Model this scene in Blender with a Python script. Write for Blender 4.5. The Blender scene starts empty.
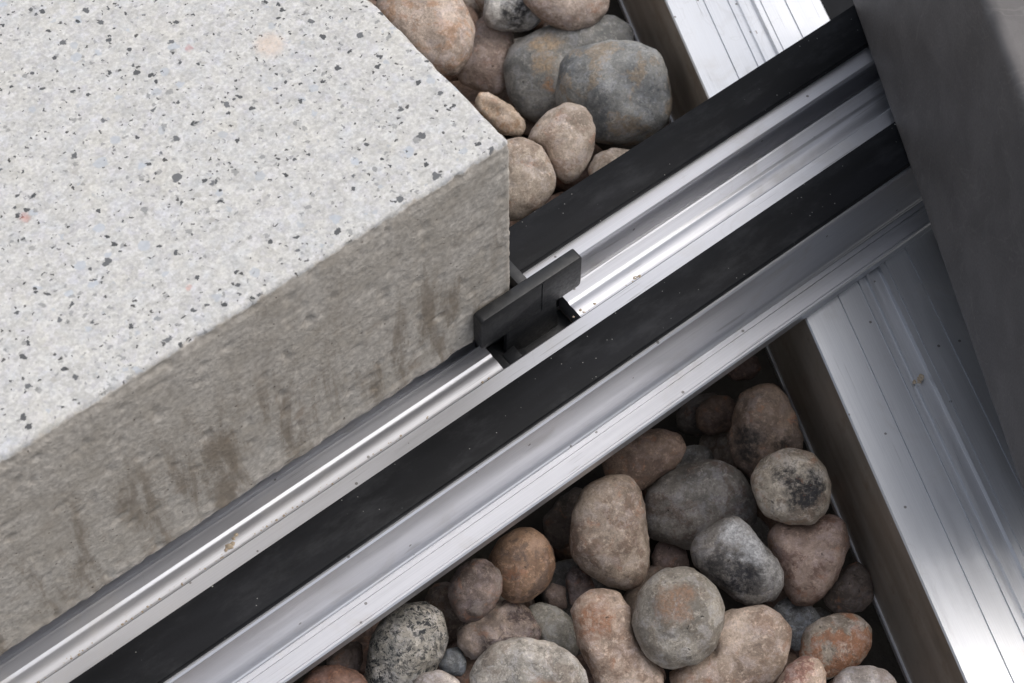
import bpy, bmesh, math, random
from math import radians, sin, cos, pi
from mathutils import Vector, Matrix, noise

S = bpy.context.scene
COL = S.collection
MM = 0.001                                   # everything below is laid out in millimetres

# ---------------------------------------------------------------- camera
cam_d = bpy.data.cameras.new("camera")
cam = bpy.data.objects.new("camera", cam_d)
COL.objects.link(cam)
S.camera = cam
RIGHT = Vector((0.7870566, -0.6168807, 0.0))
DOWN = Vector((-0.5276690, -0.6732299, -0.5180029))
VIEW = Vector((0.3195423, 0.4077005, -0.8553789))
CAM = Vector((-105.81, -135.287, 274.986))
m = Matrix((RIGHT, -DOWN, -VIEW)).transposed().to_4x4()
m.translation = CAM * MM
cam.matrix_world = m
cam_d.lens = 65.503
cam_d.sensor_width = 36.0
cam_d.clip_start = 0.01
cam_d.clip_end = 200.0
cam_d.dof.use_dof = True
cam_d.dof.focus_distance = 0.318
cam_d.dof.aperture_fstop = 56.0

# ---------------------------------------------------------------- sky, sun, exposure
SUN_EL, SUN_AZ = radians(56), radians(110)    # azimuth measured from +Y towards +X
w = bpy.data.worlds.new("World")
S.world = w
w.use_nodes = True
nt = w.node_tree
nt.nodes.clear()
sky = nt.nodes.new("ShaderNodeTexSky")
sky.sky_type = 'NISHITA'
sky.sun_disc = False
sky.sun_elevation = SUN_EL
sky.sun_rotation = SUN_AZ
sky.air_density = 1.0
sky.dust_density = 5.0
sky.ozone_density = 1.0
hs = nt.nodes.new("ShaderNodeHueSaturation")
hs.inputs['Saturation'].default_value = 0.45  # overcast: nearly grey sky
bg = nt.nodes.new("ShaderNodeBackground")
bg.inputs['Strength'].default_value = 0.15
wo = nt.nodes.new("ShaderNodeOutputWorld")
nt.links.new(sky.outputs[0], hs.inputs['Color'])
nt.links.new(hs.outputs[0], bg.inputs[0])
nt.links.new(bg.outputs[0], wo.inputs[0])

sun_d = bpy.data.lights.new("sun", 'SUN')
sun_d.energy = 0.5
sun_d.angle = radians(60)
sun_d.color = (1.0, 0.97, 0.93)
sun = bpy.data.objects.new("sun", sun_d)
COL.objects.link(sun)
sd = Vector((sin(SUN_AZ) * cos(SUN_EL), cos(SUN_AZ) * cos(SUN_EL), sin(SUN_EL)))
sun.rotation_euler = sd.to_track_quat('Z', 'Y').to_euler()
sun.location = (0, 0, 2)

S.view_settings.view_transform = 'Standard'
S.view_settings.look = 'None'
S.view_settings.gamma = 1.0
S.view_settings.exposure = 0.29
S.cycles.max_bounces = 8
S.cycles.glossy_bounces = 6

# ---------------------------------------------------------------- small helpers
def lin(c):
    c = c / 255.0
    return c / 12.92 if c <= 0.04045 else ((c + 0.055) / 1.055) ** 2.4

def rgb(r, g, b, k=1.0):
    return (lin(r) * k, lin(g) * k, lin(b) * k, 1.0)

class Nodes:
    """thin wrapper so that node graphs stay readable"""
    def __init__(self, name):
        self.m = bpy.data.materials.new(name)
        self.m.use_nodes = True
        self.t = self.m.node_tree
        self.t.nodes.clear()
        self.out = self.t.nodes.new("ShaderNodeOutputMaterial")
        self.b = self.t.nodes.new("ShaderNodeBsdfPrincipled")
        self.t.links.new(self.b.outputs[0], self.out.inputs[0])
    def put(self, sock, v):
        if hasattr(v, 'is_output'):
            self.t.links.new(v, sock)
        else:
            sock.default_value = v
    def coords(self, scale=(1, 1, 1), loc=(0, 0, 0), rnd=False):
        tc = self.t.nodes.new("ShaderNodeTexCoord")
        mp = self.t.nodes.new("ShaderNodeMapping")
        mp.inputs['Scale'].default_value = [1000 * s for s in scale]   # object space in mm
        mp.inputs['Location'].default_value = loc
        self.t.links.new(tc.outputs['Object'], mp.inputs['Vector'])
        if rnd:
            oi = self.t.nodes.new("ShaderNodeObjectInfo")
            mu = self.math('MULTIPLY', oi.outputs['Random'], 300.0)
            ad = self.t.nodes.new("ShaderNodeVectorMath")
            self.t.links.new(mp.outputs[0], ad.inputs[0])
            self.t.links.new(mu, ad.inputs[1])
            return ad.outputs[0]
        return mp.outputs[0]
    def vmath(self, op, a, b):
        n = self.t.nodes.new("ShaderNodeVectorMath"); n.operation = op
        self.put(n.inputs[0], a); self.put(n.inputs[1], b)
        return n.outputs['Value'] if op in ('DISTANCE', 'DOT_PRODUCT') else n.outputs[0]
    def noise(self, vec, scale, detail=4, rough=.55, dist=0.0, col=False):
        n = self.t.nodes.new("ShaderNodeTexNoise")
        self.put(n.inputs['Vector'], vec)
        n.inputs['Scale'].default_value = scale
        n.inputs['Detail'].default_value = detail
        n.inputs['Roughness'].default_value = rough
        n.inputs['Distortion'].default_value = dist
        return n.outputs['Color'] if col else n.outputs['Fac']
    def voro(self, vec, scale, feature='F1'):
        n = self.t.nodes.new("ShaderNodeTexVoronoi")
        n.feature = feature
        self.put(n.inputs['Vector'], vec)
        n.inputs['Scale'].default_value = scale
        return n
    def math(self, op, a, b=0.0, clamp=False):
        n = self.t.nodes.new("ShaderNodeMath"); n.operation = op; n.use_clamp = clamp
        self.put(n.inputs[0], a); self.put(n.inputs[1], b)
        return n.outputs[0]
    def ramp(self, v, a, b, lo=0.0, hi=1.0):
        n = self.t.nodes.new("ShaderNodeMapRange")
        n.interpolation_type = 'SMOOTHSTEP'
        self.put(n.inputs['Value'], v)
        n.inputs['From Min'].default_value = a
        n.inputs['From Max'].default_value = b
        n.inputs['To Min'].default_value = lo
        n.inputs['To Max'].default_value = hi
        return n.outputs[0]
    def mix(self, f, a, b, mode='MIX'):
        n = self.t.nodes.new("ShaderNodeMix"); n.data_type = 'RGBA'; n.blend_type = mode
        self.put(n.inputs[0], f); self.put(n.inputs[6], a); self.put(n.inputs[7], b)
        return n.outputs[2]
    def sep(self, v):
        n = self.t.nodes.new("ShaderNodeSeparateXYZ")
        self.put(n.inputs[0], v)
        return n.outputs
    def bump(self, h, dist_mm, strength=1.0, normal=None):
        n = self.t.nodes.new("ShaderNodeBump")
        n.inputs['Strength'].default_value = strength
        n.inputs['Distance'].default_value = dist_mm * MM
        self.put(n.inputs['Height'], h)
        if normal is not None: self.put(n.inputs['Normal'], normal)
        return n.outputs[0]
    def set(self, **k):
        for a, v in k.items():
            self.put(self.b.inputs[{'color': 'Base Color', 'rough': 'Roughness', 'metal': 'Metallic',
                                    'normal': 'Normal', 'spec': 'Specular IOR Level',
                                    'aniso': 'Anisotropic'}[a]], v)
        return self.m

def link(name, verts, faces, mat, parent=None, smooth=None, loc=None):
    """one mesh object, vertices given in mm"""
    me = bpy.data.meshes.new(name)
    me.from_pydata([(v[0] * MM, v[1] * MM, v[2] * MM) for v in verts], [], faces)
    me.update()
    if smooth is not None:
        me.polygons.foreach_set('use_smooth', [True] * len(me.polygons))
        if smooth < 180:
            me.set_sharp_from_angle(angle=radians(smooth))
    me.materials.append(mat)
    o = bpy.data.objects.new(name, me)
    COL.objects.link(o)
    if parent is not None: o.parent = parent
    if loc is not None: o.location = Vector(loc) * MM
    return o

def empty(name, loc=(0, 0, 0), rz=0.0):
    o = bpy.data.objects.new(name, None)
    o.empty_display_size = 0.01
    COL.objects.link(o)
    o.location = Vector(loc) * MM
    o.rotation_euler = (0, 0, rz)
    return o

def tag(o, label, cat, group=None):
    o['label'] = label; o['category'] = cat
    if group: o['group'] = group
    return o

class MB:
    """collects solids of one part"""
    def __init__(self): self.v, self.f = [], []
    def extrude(self, poly, x0, x1, nx=1):
        """profile poly in (y, z), swept along x from x0 to x1"""
        n, b = len(poly), len(self.v)
        for i in range(nx + 1):
            x = x0 + (x1 - x0) * i / nx
            self.v += [(x, y, z) for y, z in poly]
        for i in range(nx):
            for j in range(n):
                k = (j + 1) % n
                self.f.append((b + i * n + j, b + i * n + k, b + (i + 1) * n + k, b + (i + 1) * n + j))
        self.f.append(tuple(b + j for j in range(n))[::-1])
        self.f.append(tuple(b + nx * n + j for j in range(n)))
    def build(self, name, mat, parent=None, smooth=None, bevel=0.0, seg=2):
        me_o = link(name, self.v, self.f, mat, parent)
        bm = bmesh.new(); bm.from_mesh(me_o.data)
        bmesh.ops.recalc_face_normals(bm, faces=bm.faces)
        if bevel:
            es = [e for e in bm.edges if len(e.link_faces) == 2 and e.calc_face_angle() > radians(25)]
            bmesh.ops.bevel(bm, geom=es, offset=bevel * MM, segments=seg, affect='EDGES', profile=0.5)
        bm.to_mesh(me_o.data); bm.free()
        if smooth is not None:
            me_o.data.polygons.foreach_set('use_smooth', [True] * len(me_o.data.polygons))
            me_o.data.set_sharp_from_angle(angle=radians(smooth))
        return me_o

def box_poly(y0, y1, z0, z1):
    return [(y0, z0), (y1, z0), (y1, z1), (y0, z1)]

# ---------------------------------------------------------------- materials
def mat_aluminium(name, tint, rough, streak=1.0):
    n = Nodes(name)
    c = n.coords((0.012, 3.0, 3.0))
    fine = n.noise(c, 2.2, 6, .7)
    c2 = n.coords((0.02, 0.25, 0.25))
    broad = n.noise(c2, 1.0, 3, .5)
    c3 = n.coords()
    stain = n.noise(c3, .09, 5, .6, .6)
    blot = n.ramp(stain, .55, .75)
    r = n.math('ADD', n.ramp(fine, .3, .7, rough - .06, rough + .07), n.ramp(broad, .35, .65, -.04, .05))
    r = n.math('ADD', r, n.math('MULTIPLY', blot, .10))
    col = n.mix(n.ramp(fine, .3, .75, 0, .35 * streak), rgb(*tint), rgb(tint[0] * .86, tint[1] * .86, tint[2] * .87))
    col = n.mix(n.math('MULTIPLY', blot, .30), col, rgb(186, 180, 170))
    # handling scratches and dried water marks
    for rz, k in ((.5, .18), (-.35, .16), (1.2, .14)):
        tc = n.t.nodes.new("ShaderNodeMapping"); tc.vector_type = 'POINT'
        n.put(tc.inputs['Vector'], c3); tc.inputs['Rotation'].default_value = (0, 0, rz); tc.inputs['Scale'].default_value = (.05, 2.4, .4)
        sc_ = n.math('MULTIPLY', n.ramp(n.noise(tc.outputs[0], 1.0, 2, .4), .70, .74), n.ramp(n.noise(c3, .06, 3), .48, .6))
        r = n.math('ADD', r, n.math('MULTIPLY', sc_, .14))
        col = n.mix(n.math('MULTIPLY', sc_, k * 3), col, rgb(150, 150, 150))
    ring = n.math('ABSOLUTE', n.math('SUBTRACT', n.noise(c3, .11, 2, .4, .8), .56))
    wm = n.math('MULTIPLY', n.ramp(ring, .0, .012, 1, 0), n.ramp(n.noise(c3, .03, 2), .5, .62))
    col = n.mix(n.math('MULTIPLY', wm, .14), col, rgb(170, 166, 160))
    # tiny dark pits and dust
    v = n.voro(c3, .35)
    spot = n.math('LESS_THAN', v.outputs['Distance'], .10)
    few = n.math('LESS_THAN', n.sep(v.outputs['Color'])[0], .16)
    col = n.mix(n.math('MULTIPLY', n.math('MULTIPLY', spot, few), .7), col, rgb(90, 84, 78))
    return n.set(color=col, metal=.86, rough=r, normal=n.bump(fine, .012, .5), aniso=.35)

M_RAIL = mat_aluminium("rail aluminium", (203, 204, 208), .43)
M_JOIST = mat_aluminium("joist aluminium", (226, 228, 231), .40, 1.3)

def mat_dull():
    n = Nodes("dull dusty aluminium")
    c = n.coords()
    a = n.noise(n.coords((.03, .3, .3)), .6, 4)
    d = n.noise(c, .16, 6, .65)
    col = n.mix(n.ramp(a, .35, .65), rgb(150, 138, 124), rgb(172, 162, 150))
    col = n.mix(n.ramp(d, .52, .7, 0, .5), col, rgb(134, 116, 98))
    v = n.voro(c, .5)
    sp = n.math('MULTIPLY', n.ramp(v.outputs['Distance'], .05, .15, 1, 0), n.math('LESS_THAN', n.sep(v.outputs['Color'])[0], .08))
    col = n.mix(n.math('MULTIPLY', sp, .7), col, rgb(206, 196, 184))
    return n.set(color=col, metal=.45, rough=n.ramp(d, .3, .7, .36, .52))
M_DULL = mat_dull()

def mat_rubber():
    n = Nodes("black rubber")
    c = n.coords()
    big = n.noise(n.coords((.15, 1, 1)), .12, 4)
    col = n.mix(n.ramp(big, .35, .7), rgb(20, 21, 23), rgb(34, 35, 38))
    for sc, keep, rad, k in ((.55, .14, .10, .7), (1.3, .20, .15, .45), (.28, .05, .05, .9)):
        v = n.voro(c, sc)
        s = n.sep(v.outputs['Color'])
        dust = n.ramp(n.noise(c, .05, 3), .44, .66, .0, 1.5)
        hit = n.math('MULTIPLY', n.ramp(v.outputs['Distance'], rad * .5, rad, 1, 0), n.math('LESS_THAN', s[0], n.math('MULTIPLY', dust, keep)))
        col = n.mix(n.math('MULTIPLY', hit, k), col, rgb(205, 205, 200))
    film = n.ramp(n.noise(n.coords((.4, 1, 1)), .16, 6, .7), .46, .72)
    col = n.mix(n.math('MULTIPLY', film, .35), col, rgb(66, 67, 69))
    f = n.noise(c, 3.0, 4)
    return n.set(color=col, rough=n.ramp(big, .3, .7, .55, .7), normal=n.bump(f, .03, .4), spec=.15)
M_RUBBER = mat_rubber()

def mat_plastic():
    n = Nodes("black plastic")
    c = n.coords()
    f = n.noise(c, 1.5, 6, .65)
    dust = n.ramp(n.noise(c, .35, 5, .6), .5, .75)
    col = n.mix(n.math('MULTIPLY', dust, .5), rgb(29, 30, 32), rgb(62, 62, 61))
    return n.set(color=col, rough=n.ramp(f, .3, .7, .36, .55), normal=n.bump(f, .04, .5))
M_PLASTIC = mat_plastic()

def mat_paver():
    """granite-flecked face on a bare concrete body"""
    n = Nodes("granite faced concrete")
    c = n.coords()
    xyz = n.sep(c)
    geo = n.t.nodes.new("ShaderNodeNewGeometry")
    nz = n.sep(geo.outputs['Normal'])[2]
    # --- exposed aggregate face
    fine = n.noise(c, 1.6, 6, .7)
    mid = n.noise(c, .35, 4, .6)
    top = n.mix(n.ramp(fine, .3, .72), rgb(180, 179, 175), rgb(205, 204, 200))
    top = n.mix(n.ramp(mid, .45, .75, 0, .35), top, rgb(190, 195, 200))
    top = n.mix(n.ramp(n.noise(c, .12, 3), .5, .7, 0, .3), top, rgb(204, 200, 188))
    for sc, lo, hi in ((.55, .94, 1.03), (1.2, .91, 1.04), (2.4, .90, 1.04)):
        cell = n.sep(n.voro(n.vmath('ADD', c, n.vmath('MULTIPLY', n.noise(c, 1.2, 3, .6, 0, True), (.8, .8, .8))), sc).outputs['Color'])
        g = n.ramp(cell[0], .05, .75, lo, hi)
        gc = n.t.nodes.new("ShaderNodeCombineColor")
        n.put(gc.inputs[0], g); n.put(gc.inputs[1], g); n.put(gc.inputs[2], n.math('ADD', g, n.ramp(cell[1], .7, 1.0, 0, .03)))
        top = n.mix(1.0, top, gc.outputs[0], 'MULTIPLY')
    warp = n.vmath('ADD', c, n.vmath('MULTIPLY', n.vmath('SUBTRACT', n.noise(c, .9, 3, .6, 0, True), (.5, .5, .5)), (1.8, 1.8, 1.8)))
    flat = n.vmath('MULTIPLY', warp, (1, 1, .05))
    # translucent grey grains, then dark mica
    for sc, keep, rad, ca, cb, k, off in ((.30, .50, .27, (158, 158, 156), (176, 184, 194), .65, 11), (.42, .40, .24, (124, 126, 126), (168, 166, 160), .7, 3),
                                     (.85, .45, .28, (128, 128, 126), (164, 168, 172), .7, 40),
                                     (.30, .30, .21, (50, 52, 55), (110, 112, 114), .95, 77), (.60, .32, .27, (42, 44, 46), (100, 102, 104), .95, 21),
                                     (1.25, .26, .30, (48, 48, 48), (120, 120, 120), .9, 60), (.16, .04, .10, (176, 130, 116), (196, 160, 142), .55, 90)):
        v = n.voro(n.vmath('ADD', flat, (off, off * 1.7, 0)), sc)
        s = n.sep(v.outputs['Color'])
        r = n.math('MULTIPLY', n.math('ADD', n.math('MULTIPLY', s[1], .75), .35), rad)
        d = n.math('SUBTRACT', v.outputs['Distance'], r)
        hit = n.math('MULTIPLY', n.ramp(d, -.03, .02, 1, 0), n.math('LESS_THAN', s[0], n.math('MULTIPLY', n.ramp(n.noise(n.vmath('ADD', c, (off, 3, off)), .10, 4, .6), .36, .62, .35, 1.6), keep)))
        top = n.mix(n.math('MULTIPLY', hit, k), top, n.mix(s[2], rgb(*ca), rgb(*cb)))
    for px, py, r, cc in SPOTS:
        d = n.vmath('DISTANCE', warp, (px, py, 50))
        top = n.mix(n.math('MULTIPLY', n.ramp(d, r * .35, r * 1.1, .55, .0), n.ramp(fine, .3, .6, .4, 1)), top, rgb(*cc))
    # --- sawn / cast flank
    g1 = n.noise(c, 1.0, 3, .6)
    g2 = n.noise(c, .10, 5, .6, .4)
    side = n.mix(n.ramp(g1, .28, .74), rgb(164, 158, 150), rgb(202, 196, 187))
    side = n.mix(n.ramp(g2, .38, .68, 0, .5), side, rgb(160, 152, 140))
    smear = n.noise(n.coords((.16, .16, .03)), 1.0, 5, .65, .3)
    low = n.ramp(xyz[2], 4, 20, 1, 0)
    low2 = n.ramp(xyz[2], 16, 40, 1, .15)
    side = n.mix(n.math('MULTIPLY', n.ramp(smear, .46, .66, 0, .74), low2), side, rgb(120, 108, 93))
    rust = n.ramp(n.noise(c, .13, 4, .6), .58, .76, 0, .35)
    side = n.mix(n.math('MULTIPLY', rust, low2), side, rgb(126, 100, 74))
    wp2 = n.vmath('ADD', c, n.vmath('MULTIPLY', n.vmath('SUBTRACT', n.noise(c, .9, 3, .6, 0, True), (.5, .5, .5)), (.9, .9, .9)))
    v = n.voro(wp2, .9)
    pit = n.math('MULTIPLY', n.ramp(v.outputs['Distance'], .07, .20, 1, 0), n.math('LESS_THAN', n.sep(v.outputs['Color'])[0], .17))
    side = n.mix(n.math('MULTIPLY', pit, .75), side, rgb(70, 62, 54))
    # face layer: top skin, 1.2 mm deep with a wandering lower edge
    edge = n.math('ADD', xyz[2], n.math('MULTIPLY', n.math('SUBTRACT', mid, .5), 2.6))
    skin = n.math('MAXIMUM', n.ramp(nz, .55, .8), n.ramp(edge, 48.9, 49.6))
    col = n.mix(skin, side, top)
    h1 = n.math('ADD', n.math('MULTIPLY', g1, 1.0), n.math('MULTIPLY', n.noise(c, 1.9, 1), .35))
    h2 = n.math('MULTIPLY', fine, .25)
    vg = n.voro(wp2, 1.5)
    h1 = n.math('ADD', h1, n.math('ADD', n.math('MULTIPLY', n.noise(c, .5, 2, .6), .7), n.ramp(vg.outputs['Distance'], .1, .55, .22, 0)))
    h1 = n.math('MULTIPLY', h1, n.ramp(n.noise(c, .09, 4, .6), .36, .62, .45, 1.25))
    t = n.t.nodes.new("ShaderNodeMix"); t.data_type = 'FLOAT'
    n.put(t.inputs[0], skin); n.put(t.inputs[2], n.math('SUBTRACT', h1, n.math('MULTIPLY', pit, 1.1))); n.put(t.inputs[3], h2)
    return n.set(color=col, rough=.86, normal=n.bump(t.outputs[0], .20, .5), spec=.25)

SPOTS = [(-18.1, 37.9, 3.0, (212, 190, 172)), (-65.0, 32.8, 1.0, (190, 128, 118)), (-28.5, 45.3, .8, (176, 120, 118)), (-52.6, 7.9, .6, (200, 150, 140))]
M_PAVER = mat_paver()

def mat_charcoal():
    n = Nodes("charcoal stone")
    c = n.coords()
    a = n.noise(c, .09, 5, .6, .5)
    f = n.noise(c, 2.0, 5, .65)
    st = n.noise(n.coords((.16, .16, .03)), 1.0, 4)
    col = n.mix(n.ramp(a, .35, .7), rgb(92, 89, 88), rgb(104, 101, 100))
    col = n.mix(n.ramp(st, .45, .7, 0, .12), col, rgb(112, 110, 110))
    col = n.mix(n.ramp(f, .55, .8, 0, .35), col, rgb(84, 81, 79))
    dv = n.voro(c, .7)
    dust = n.math('MULTIPLY', n.ramp(dv.outputs['Distance'], .05, .16, 1, 0), n.math('LESS_THAN', n.sep(dv.outputs['Color'])[0], .10))
    col = n.mix(n.math('MULTIPLY', dust, .3), col, rgb(150, 147, 143))
    vd = n.math('ABSOLUTE', n.math('SUBTRACT', n.noise(c, .05, 4, .6, .8), .5))
    col = n.mix(n.ramp(vd, 0, .01, .25, 0), col, rgb(128, 125, 122))
    return n.set(color=col, rough=n.ramp(f, .3, .7, .46, .6), normal=n.bump(f, .05, .5), spec=.4)
M_CHAR = mat_charcoal()

def mat_bed():
    n = Nodes("dark roof membrane")
    c = n.coords()
    a = n.noise(c, .05, 6, .65)
    col = n.mix(n.ramp(a, .3, .7), rgb(46, 42, 38), rgb(72, 66, 58))
    return n.set(color=col, rough=.9, normal=n.bump(n.noise(c, .8, 5), .4, .6))
M_BED = mat_bed()

def mat_grit():
    n = Nodes("sand grit")
    c = n.coords()
    return n.set(color=n.mix(n.noise(c, 1.0, 3), rgb(150, 130, 108), rgb(196, 184, 164)), rough=.9)
M_GRIT = mat_grit()

def mat_stone(name, c1, c2, c3, k3=.5, speck=.3, specc=(60, 54, 50), blot=None, veins=0.14, sc=1.0, patch=None, kk=1.15):
    """c1/c2 broad mottling, c3 mid patches, speck = dark grain; blot/patch = (x, y, z, r, colour) marks in mm"""
    n = Nodes(name)
    raw = n.coords()
    c = n.coords(rnd=True)
    warp = n.vmath('ADD', c, n.vmath('MULTIPLY', n.vmath('SUBTRACT', n.noise(c, .25, 4, .6, 0, True), (.5, .5, .5)), (4, 4, 4)))
    K = kk
    gy = lambda q: tuple(.66 * x + .34 * (.35 * q[0] + .5 * q[1] + .15 * q[2]) for x in q)
    c1, c2, c3 = tuple(.88 * x for x in gy(c1)), tuple(min(240, 1.07 * x) for x in gy(c2)), gy(c3)
    a = n.noise(warp, .09 * sc, 5, .6)
    col = n.mix(n.ramp(a, .36, .66), rgb(*c1, K), rgb(*c2, K))
    b = n.noise(n.vmath('ADD', warp, (37, 11, 5)), .16 * sc, 6, .68)
    col = n.mix(n.ramp(b, .50, .58, 0, min(1, k3 * 1.35)), col, rgb(*c3, K))
    b2 = n.noise(n.vmath('ADD', warp, (3, 51, 25)), .38 * sc, 6, .7)
    col = n.mix(n.ramp(b2, .50, .62, 0, .45), col, n.mix(.5, col, rgb(*specc, K)))
    col = n.mix(n.ramp(b2, .52, .38, 0, .35), col, rgb(min(255, c2[0] * 1.04 + 8), min(255, c2[1] * 1.06 + 10), min(255, c2[2] * 1.12 + 14), K))
    fine = n.noise(c, 1.7 * sc, 6, .7)
    col = n.mix(n.ramp(fine, .34, .60, .50, 0), col, n.mix(.5, col, rgb(*specc, K)))
    col = n.mix(n.ramp(n.noise(c, .8, 6, .75), .52, .66, 0, .42), col, rgb(min(255, c2[0] * 1.12 + 14), min(255, c2[1] * 1.12 + 14), min(255, c2[2] * 1.12 + 14), K))
    if speck:
        s2 = n.noise(n.vmath('ADD', warp, (5, 71, 9)), .95 * sc, 7, .75)
        zone = n.ramp(n.noise(c, .11, 3), .42, .60, .75 if speck >= 1 else .15, 1)
        col = n.mix(n.math('MULTIPLY', n.ramp(s2, .49 if speck >= 1 else .53, .56 if speck >= 1 else .64, 0, speck), zone), col, rgb(*specc, K))
    if veins:
        vv = n.math('ABSOLUTE', n.math('SUBTRACT', n.noise(warp, .13, 4, .6), .5))
        col = n.mix(n.ramp(vv, 0, .014, veins * 1.3, 0), col, rgb(*specc, K))
    for mk in (blot or []) + (patch or []):
        x, y, z, r, cc, k = mk
        w1 = n.math('MULTIPLY', n.math('SUBTRACT', n.noise(c, .30, 7, .72), .5), r * 2.6)
        d = n.math('ADD', n.vmath('DISTANCE', raw, (x, y, z)), w1)
        msk = n.math('MULTIPLY', n.ramp(d, r * .35, r * 1.12, k, 0), n.ramp(n.noise(c, .9, 6, .75), .36, .56, .35, 1))
        col = n.mix(msk, col, n.mix(n.ramp(fine, .35, .65), rgb(*cc, K), rgb(cc[0] * .72, cc[1] * .72, cc[2] * .72, K)))
    g3 = n.noise(c, 3.2, 4, .7)
    col = n.mix(n.ramp(g3, .36, .60, .28, 0), col, n.mix(.5, col, rgb(*specc, K)))
    if c1[0] > c1[2] * 1.16:
        och = n.noise(n.vmath('ADD', warp, (61, 7, 19)), .3, 6, .72)
        col = n.mix(n.ramp(och, .55, .68, 0, .42), col, rgb(158, 108, 78, K))
    v = n.voro(warp, .5)
    pit = n.math('MULTIPLY', n.ramp(v.outputs['Distance'], .05, .16, 1, 0), n.math('LESS_THAN', n.sep(v.outputs['Color'])[0], .14))
    col = n.mix(n.math('MULTIPLY', pit, .7), col, rgb(*[x * .55 for x in specc], K))
    h = n.math('SUBTRACT', n.math('ADD', n.math('ADD', n.math('MULTIPLY', b, 1.2), n.math('MULTIPLY', b2, .7)), n.math('MULTIPLY', fine, .5)), n.math('MULTIPLY', pit, .6))
    return n.set(color=col, rough=n.ramp(b, .3, .7, .52, .74), normal=n.bump(h, .40, .7), spec=.32)

# ---------------------------------------------------------------- the setting: roof under the pebbles
bed = link("ground", [(-6000, -6000, -58), (6000, -6000, -58), (6000, 6000, -58), (-6000, 6000, -58)], [(0, 1, 2, 3)], M_BED)
bed['kind'] = 'structure'

# ---------------------------------------------------------------- joist under the rail
TH = radians(21.7757)
joist = empty("support_joist", (59.573, 0, -18.03), pi / 2 - TH)
tag(joist, "wide silver aluminium joist with grooved top crossing beneath the rail", "joist")
jp = [(0, -.3), (-.3, 0), (-7.45, 0), (-7.5, -.4), (-7.68, -.4), (-7.73, 0),
      (-12.2, 0), (-12.25, -.4), (-12.45, -.4), (-12.5, 0), (-13.3, 0), (-13.55, -.55), (-14.2, -.55), (-14.4, -.05), (-15.1, -.05), (-15.4, -.8), (-17.3, -.8), (-17.6, 0),
      (-18.7, 0), (-18.75, -.3), (-18.88, -.3), (-18.93, 0), (-23.6, 0), (-23.65, -.4), (-23.85, -.4), (-23.9, 0), (-30.7, 0), (-31, -.3), (-31, -26.6), (0, -26.6)]
b = MB(); b.extrude(jp, -230, 190)
jb = b.build("joist_body", M_JOIST, joist)
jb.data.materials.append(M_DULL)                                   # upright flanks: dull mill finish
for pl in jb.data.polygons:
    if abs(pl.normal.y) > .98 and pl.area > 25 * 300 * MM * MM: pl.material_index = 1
b = MB(); b.extrude([(-31.7, -28.0), (.45, -28.0), (.45, -26.8), (.3, -26.62), (-31.4, -26.62), (-31.7, -26.9)], -230, 190)
b.build("bottom_lip", M_JOIST, joist)

gap_block = MB(); gap_block.extrude([(-31.6, -27.5), (-31.6, -2.0), (-46, -2.0), (-46, -27.5)], 24, 95)  # added block, its black stands in for the deep shade beside the joist
gap_block = gap_block.build("shade_block", M_RUBBER, None, bevel=.4)
gap_block.location = joist.location; gap_block.rotation_euler = joist.rotation_euler
tag(gap_block, "black rubber block beside the upper joist's right edge at the top", "shade filler")

# ---------------------------------------------------------------- the rail
rail = empty("paving_rail", (0, 0, 0))
tag(rail, "silver aluminium rail with central channel and two black rubber strips running diagonally", "rail")
B_body = [(-5.3, -18), (-5.3, -6.2), (-5.9, -5.9), (-6.4, -5.2), (-6.75, -4.2), (-6.88, -1.75), (-7.13, -1.5), (-19.3, -1.5), (-19.62, -1.8),
          (-19.78, -13.9), (-19.84, -14.5), (-19.94, -14.9), (-20.1, -15.2), (-20.28, -15.33), (-20.4, -15.46), (-20.42, -15.75), (-20.62, -15.75), (-20.64, -15.48),
          (-21.5, -15.5), (-21.52, -15.8), (-21.74, -15.8), (-21.76, -15.5), (-24.5, -15.5), (-24.52, -15.7), (-24.66, -15.7), (-24.68, -15.5), (-25.0, -15.5),
          (-25.28, -15.8), (-25.28, -17.8), (-25.1, -18)]
A_body = [(1.2, -18), (21.1, -18), (21.28, -17.8), (21.28, -15.8), (21.0, -15.5), (16.5, -15.5), (15.9, -14.6), (15.62, -1.8), (15.3, -1.5), (3.38, -1.5), (3.12, -1.76),
          (3.1, -2.5), (3.9, -3.2), (3.9, -10), (1.2, -10)]
floor_p = [(1.45, -10.4), (1.45, -5.86), (1.32, -5.75), (.9, -5.8), (-1.1, -5.84), (-1.3, -5.95), (-1.6, -6.1), (-1.8, -6.12)]
floor_p += [(-1.9 - 2.6 * k / 12, -6.12 + .17 * sin(pi * (k / 12) ** .8) ** 1.2 - .06 * k / 12) for k in range(1, 13)]
floor_p += [(-5.3, -6.2), (-5.3, -10.4)]
b = MB(); b.extrude(B_body, -260, 200); b.extrude(A_body, -260, 200)
b.build("rail_body", M_RAIL, rail)
b = MB(); b.extrude(floor_p, -260, -5.4); b.extrude(floor_p, 12.0, 200)
b.build("channel_floor", M_RAIL, rail)
for y0, y1 in ((6.4, 15.0), (-19.0, -10.4)):
    b = MB(); b.extrude(box_poly(y0, y1, -1.62, -.02), -260, 200)
    b.build("rubber_strip", M_RUBBER, rail, smooth=35, bevel=.22)

# ---------------------------------------------------------------- pavers
def axis(lo, hi, dense_lo, dense_hi, fine, coarse):
    out = [lo]
    x = lo
    while x < hi - 1e-6:
        st = fine if dense_lo <= x < dense_hi else coarse
        if x < dense_lo < x + st: st = dense_lo - x
        x = min(hi, x + st)
        if hi - x < fine * .4: x = hi
        out.append(x)
    return out

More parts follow.
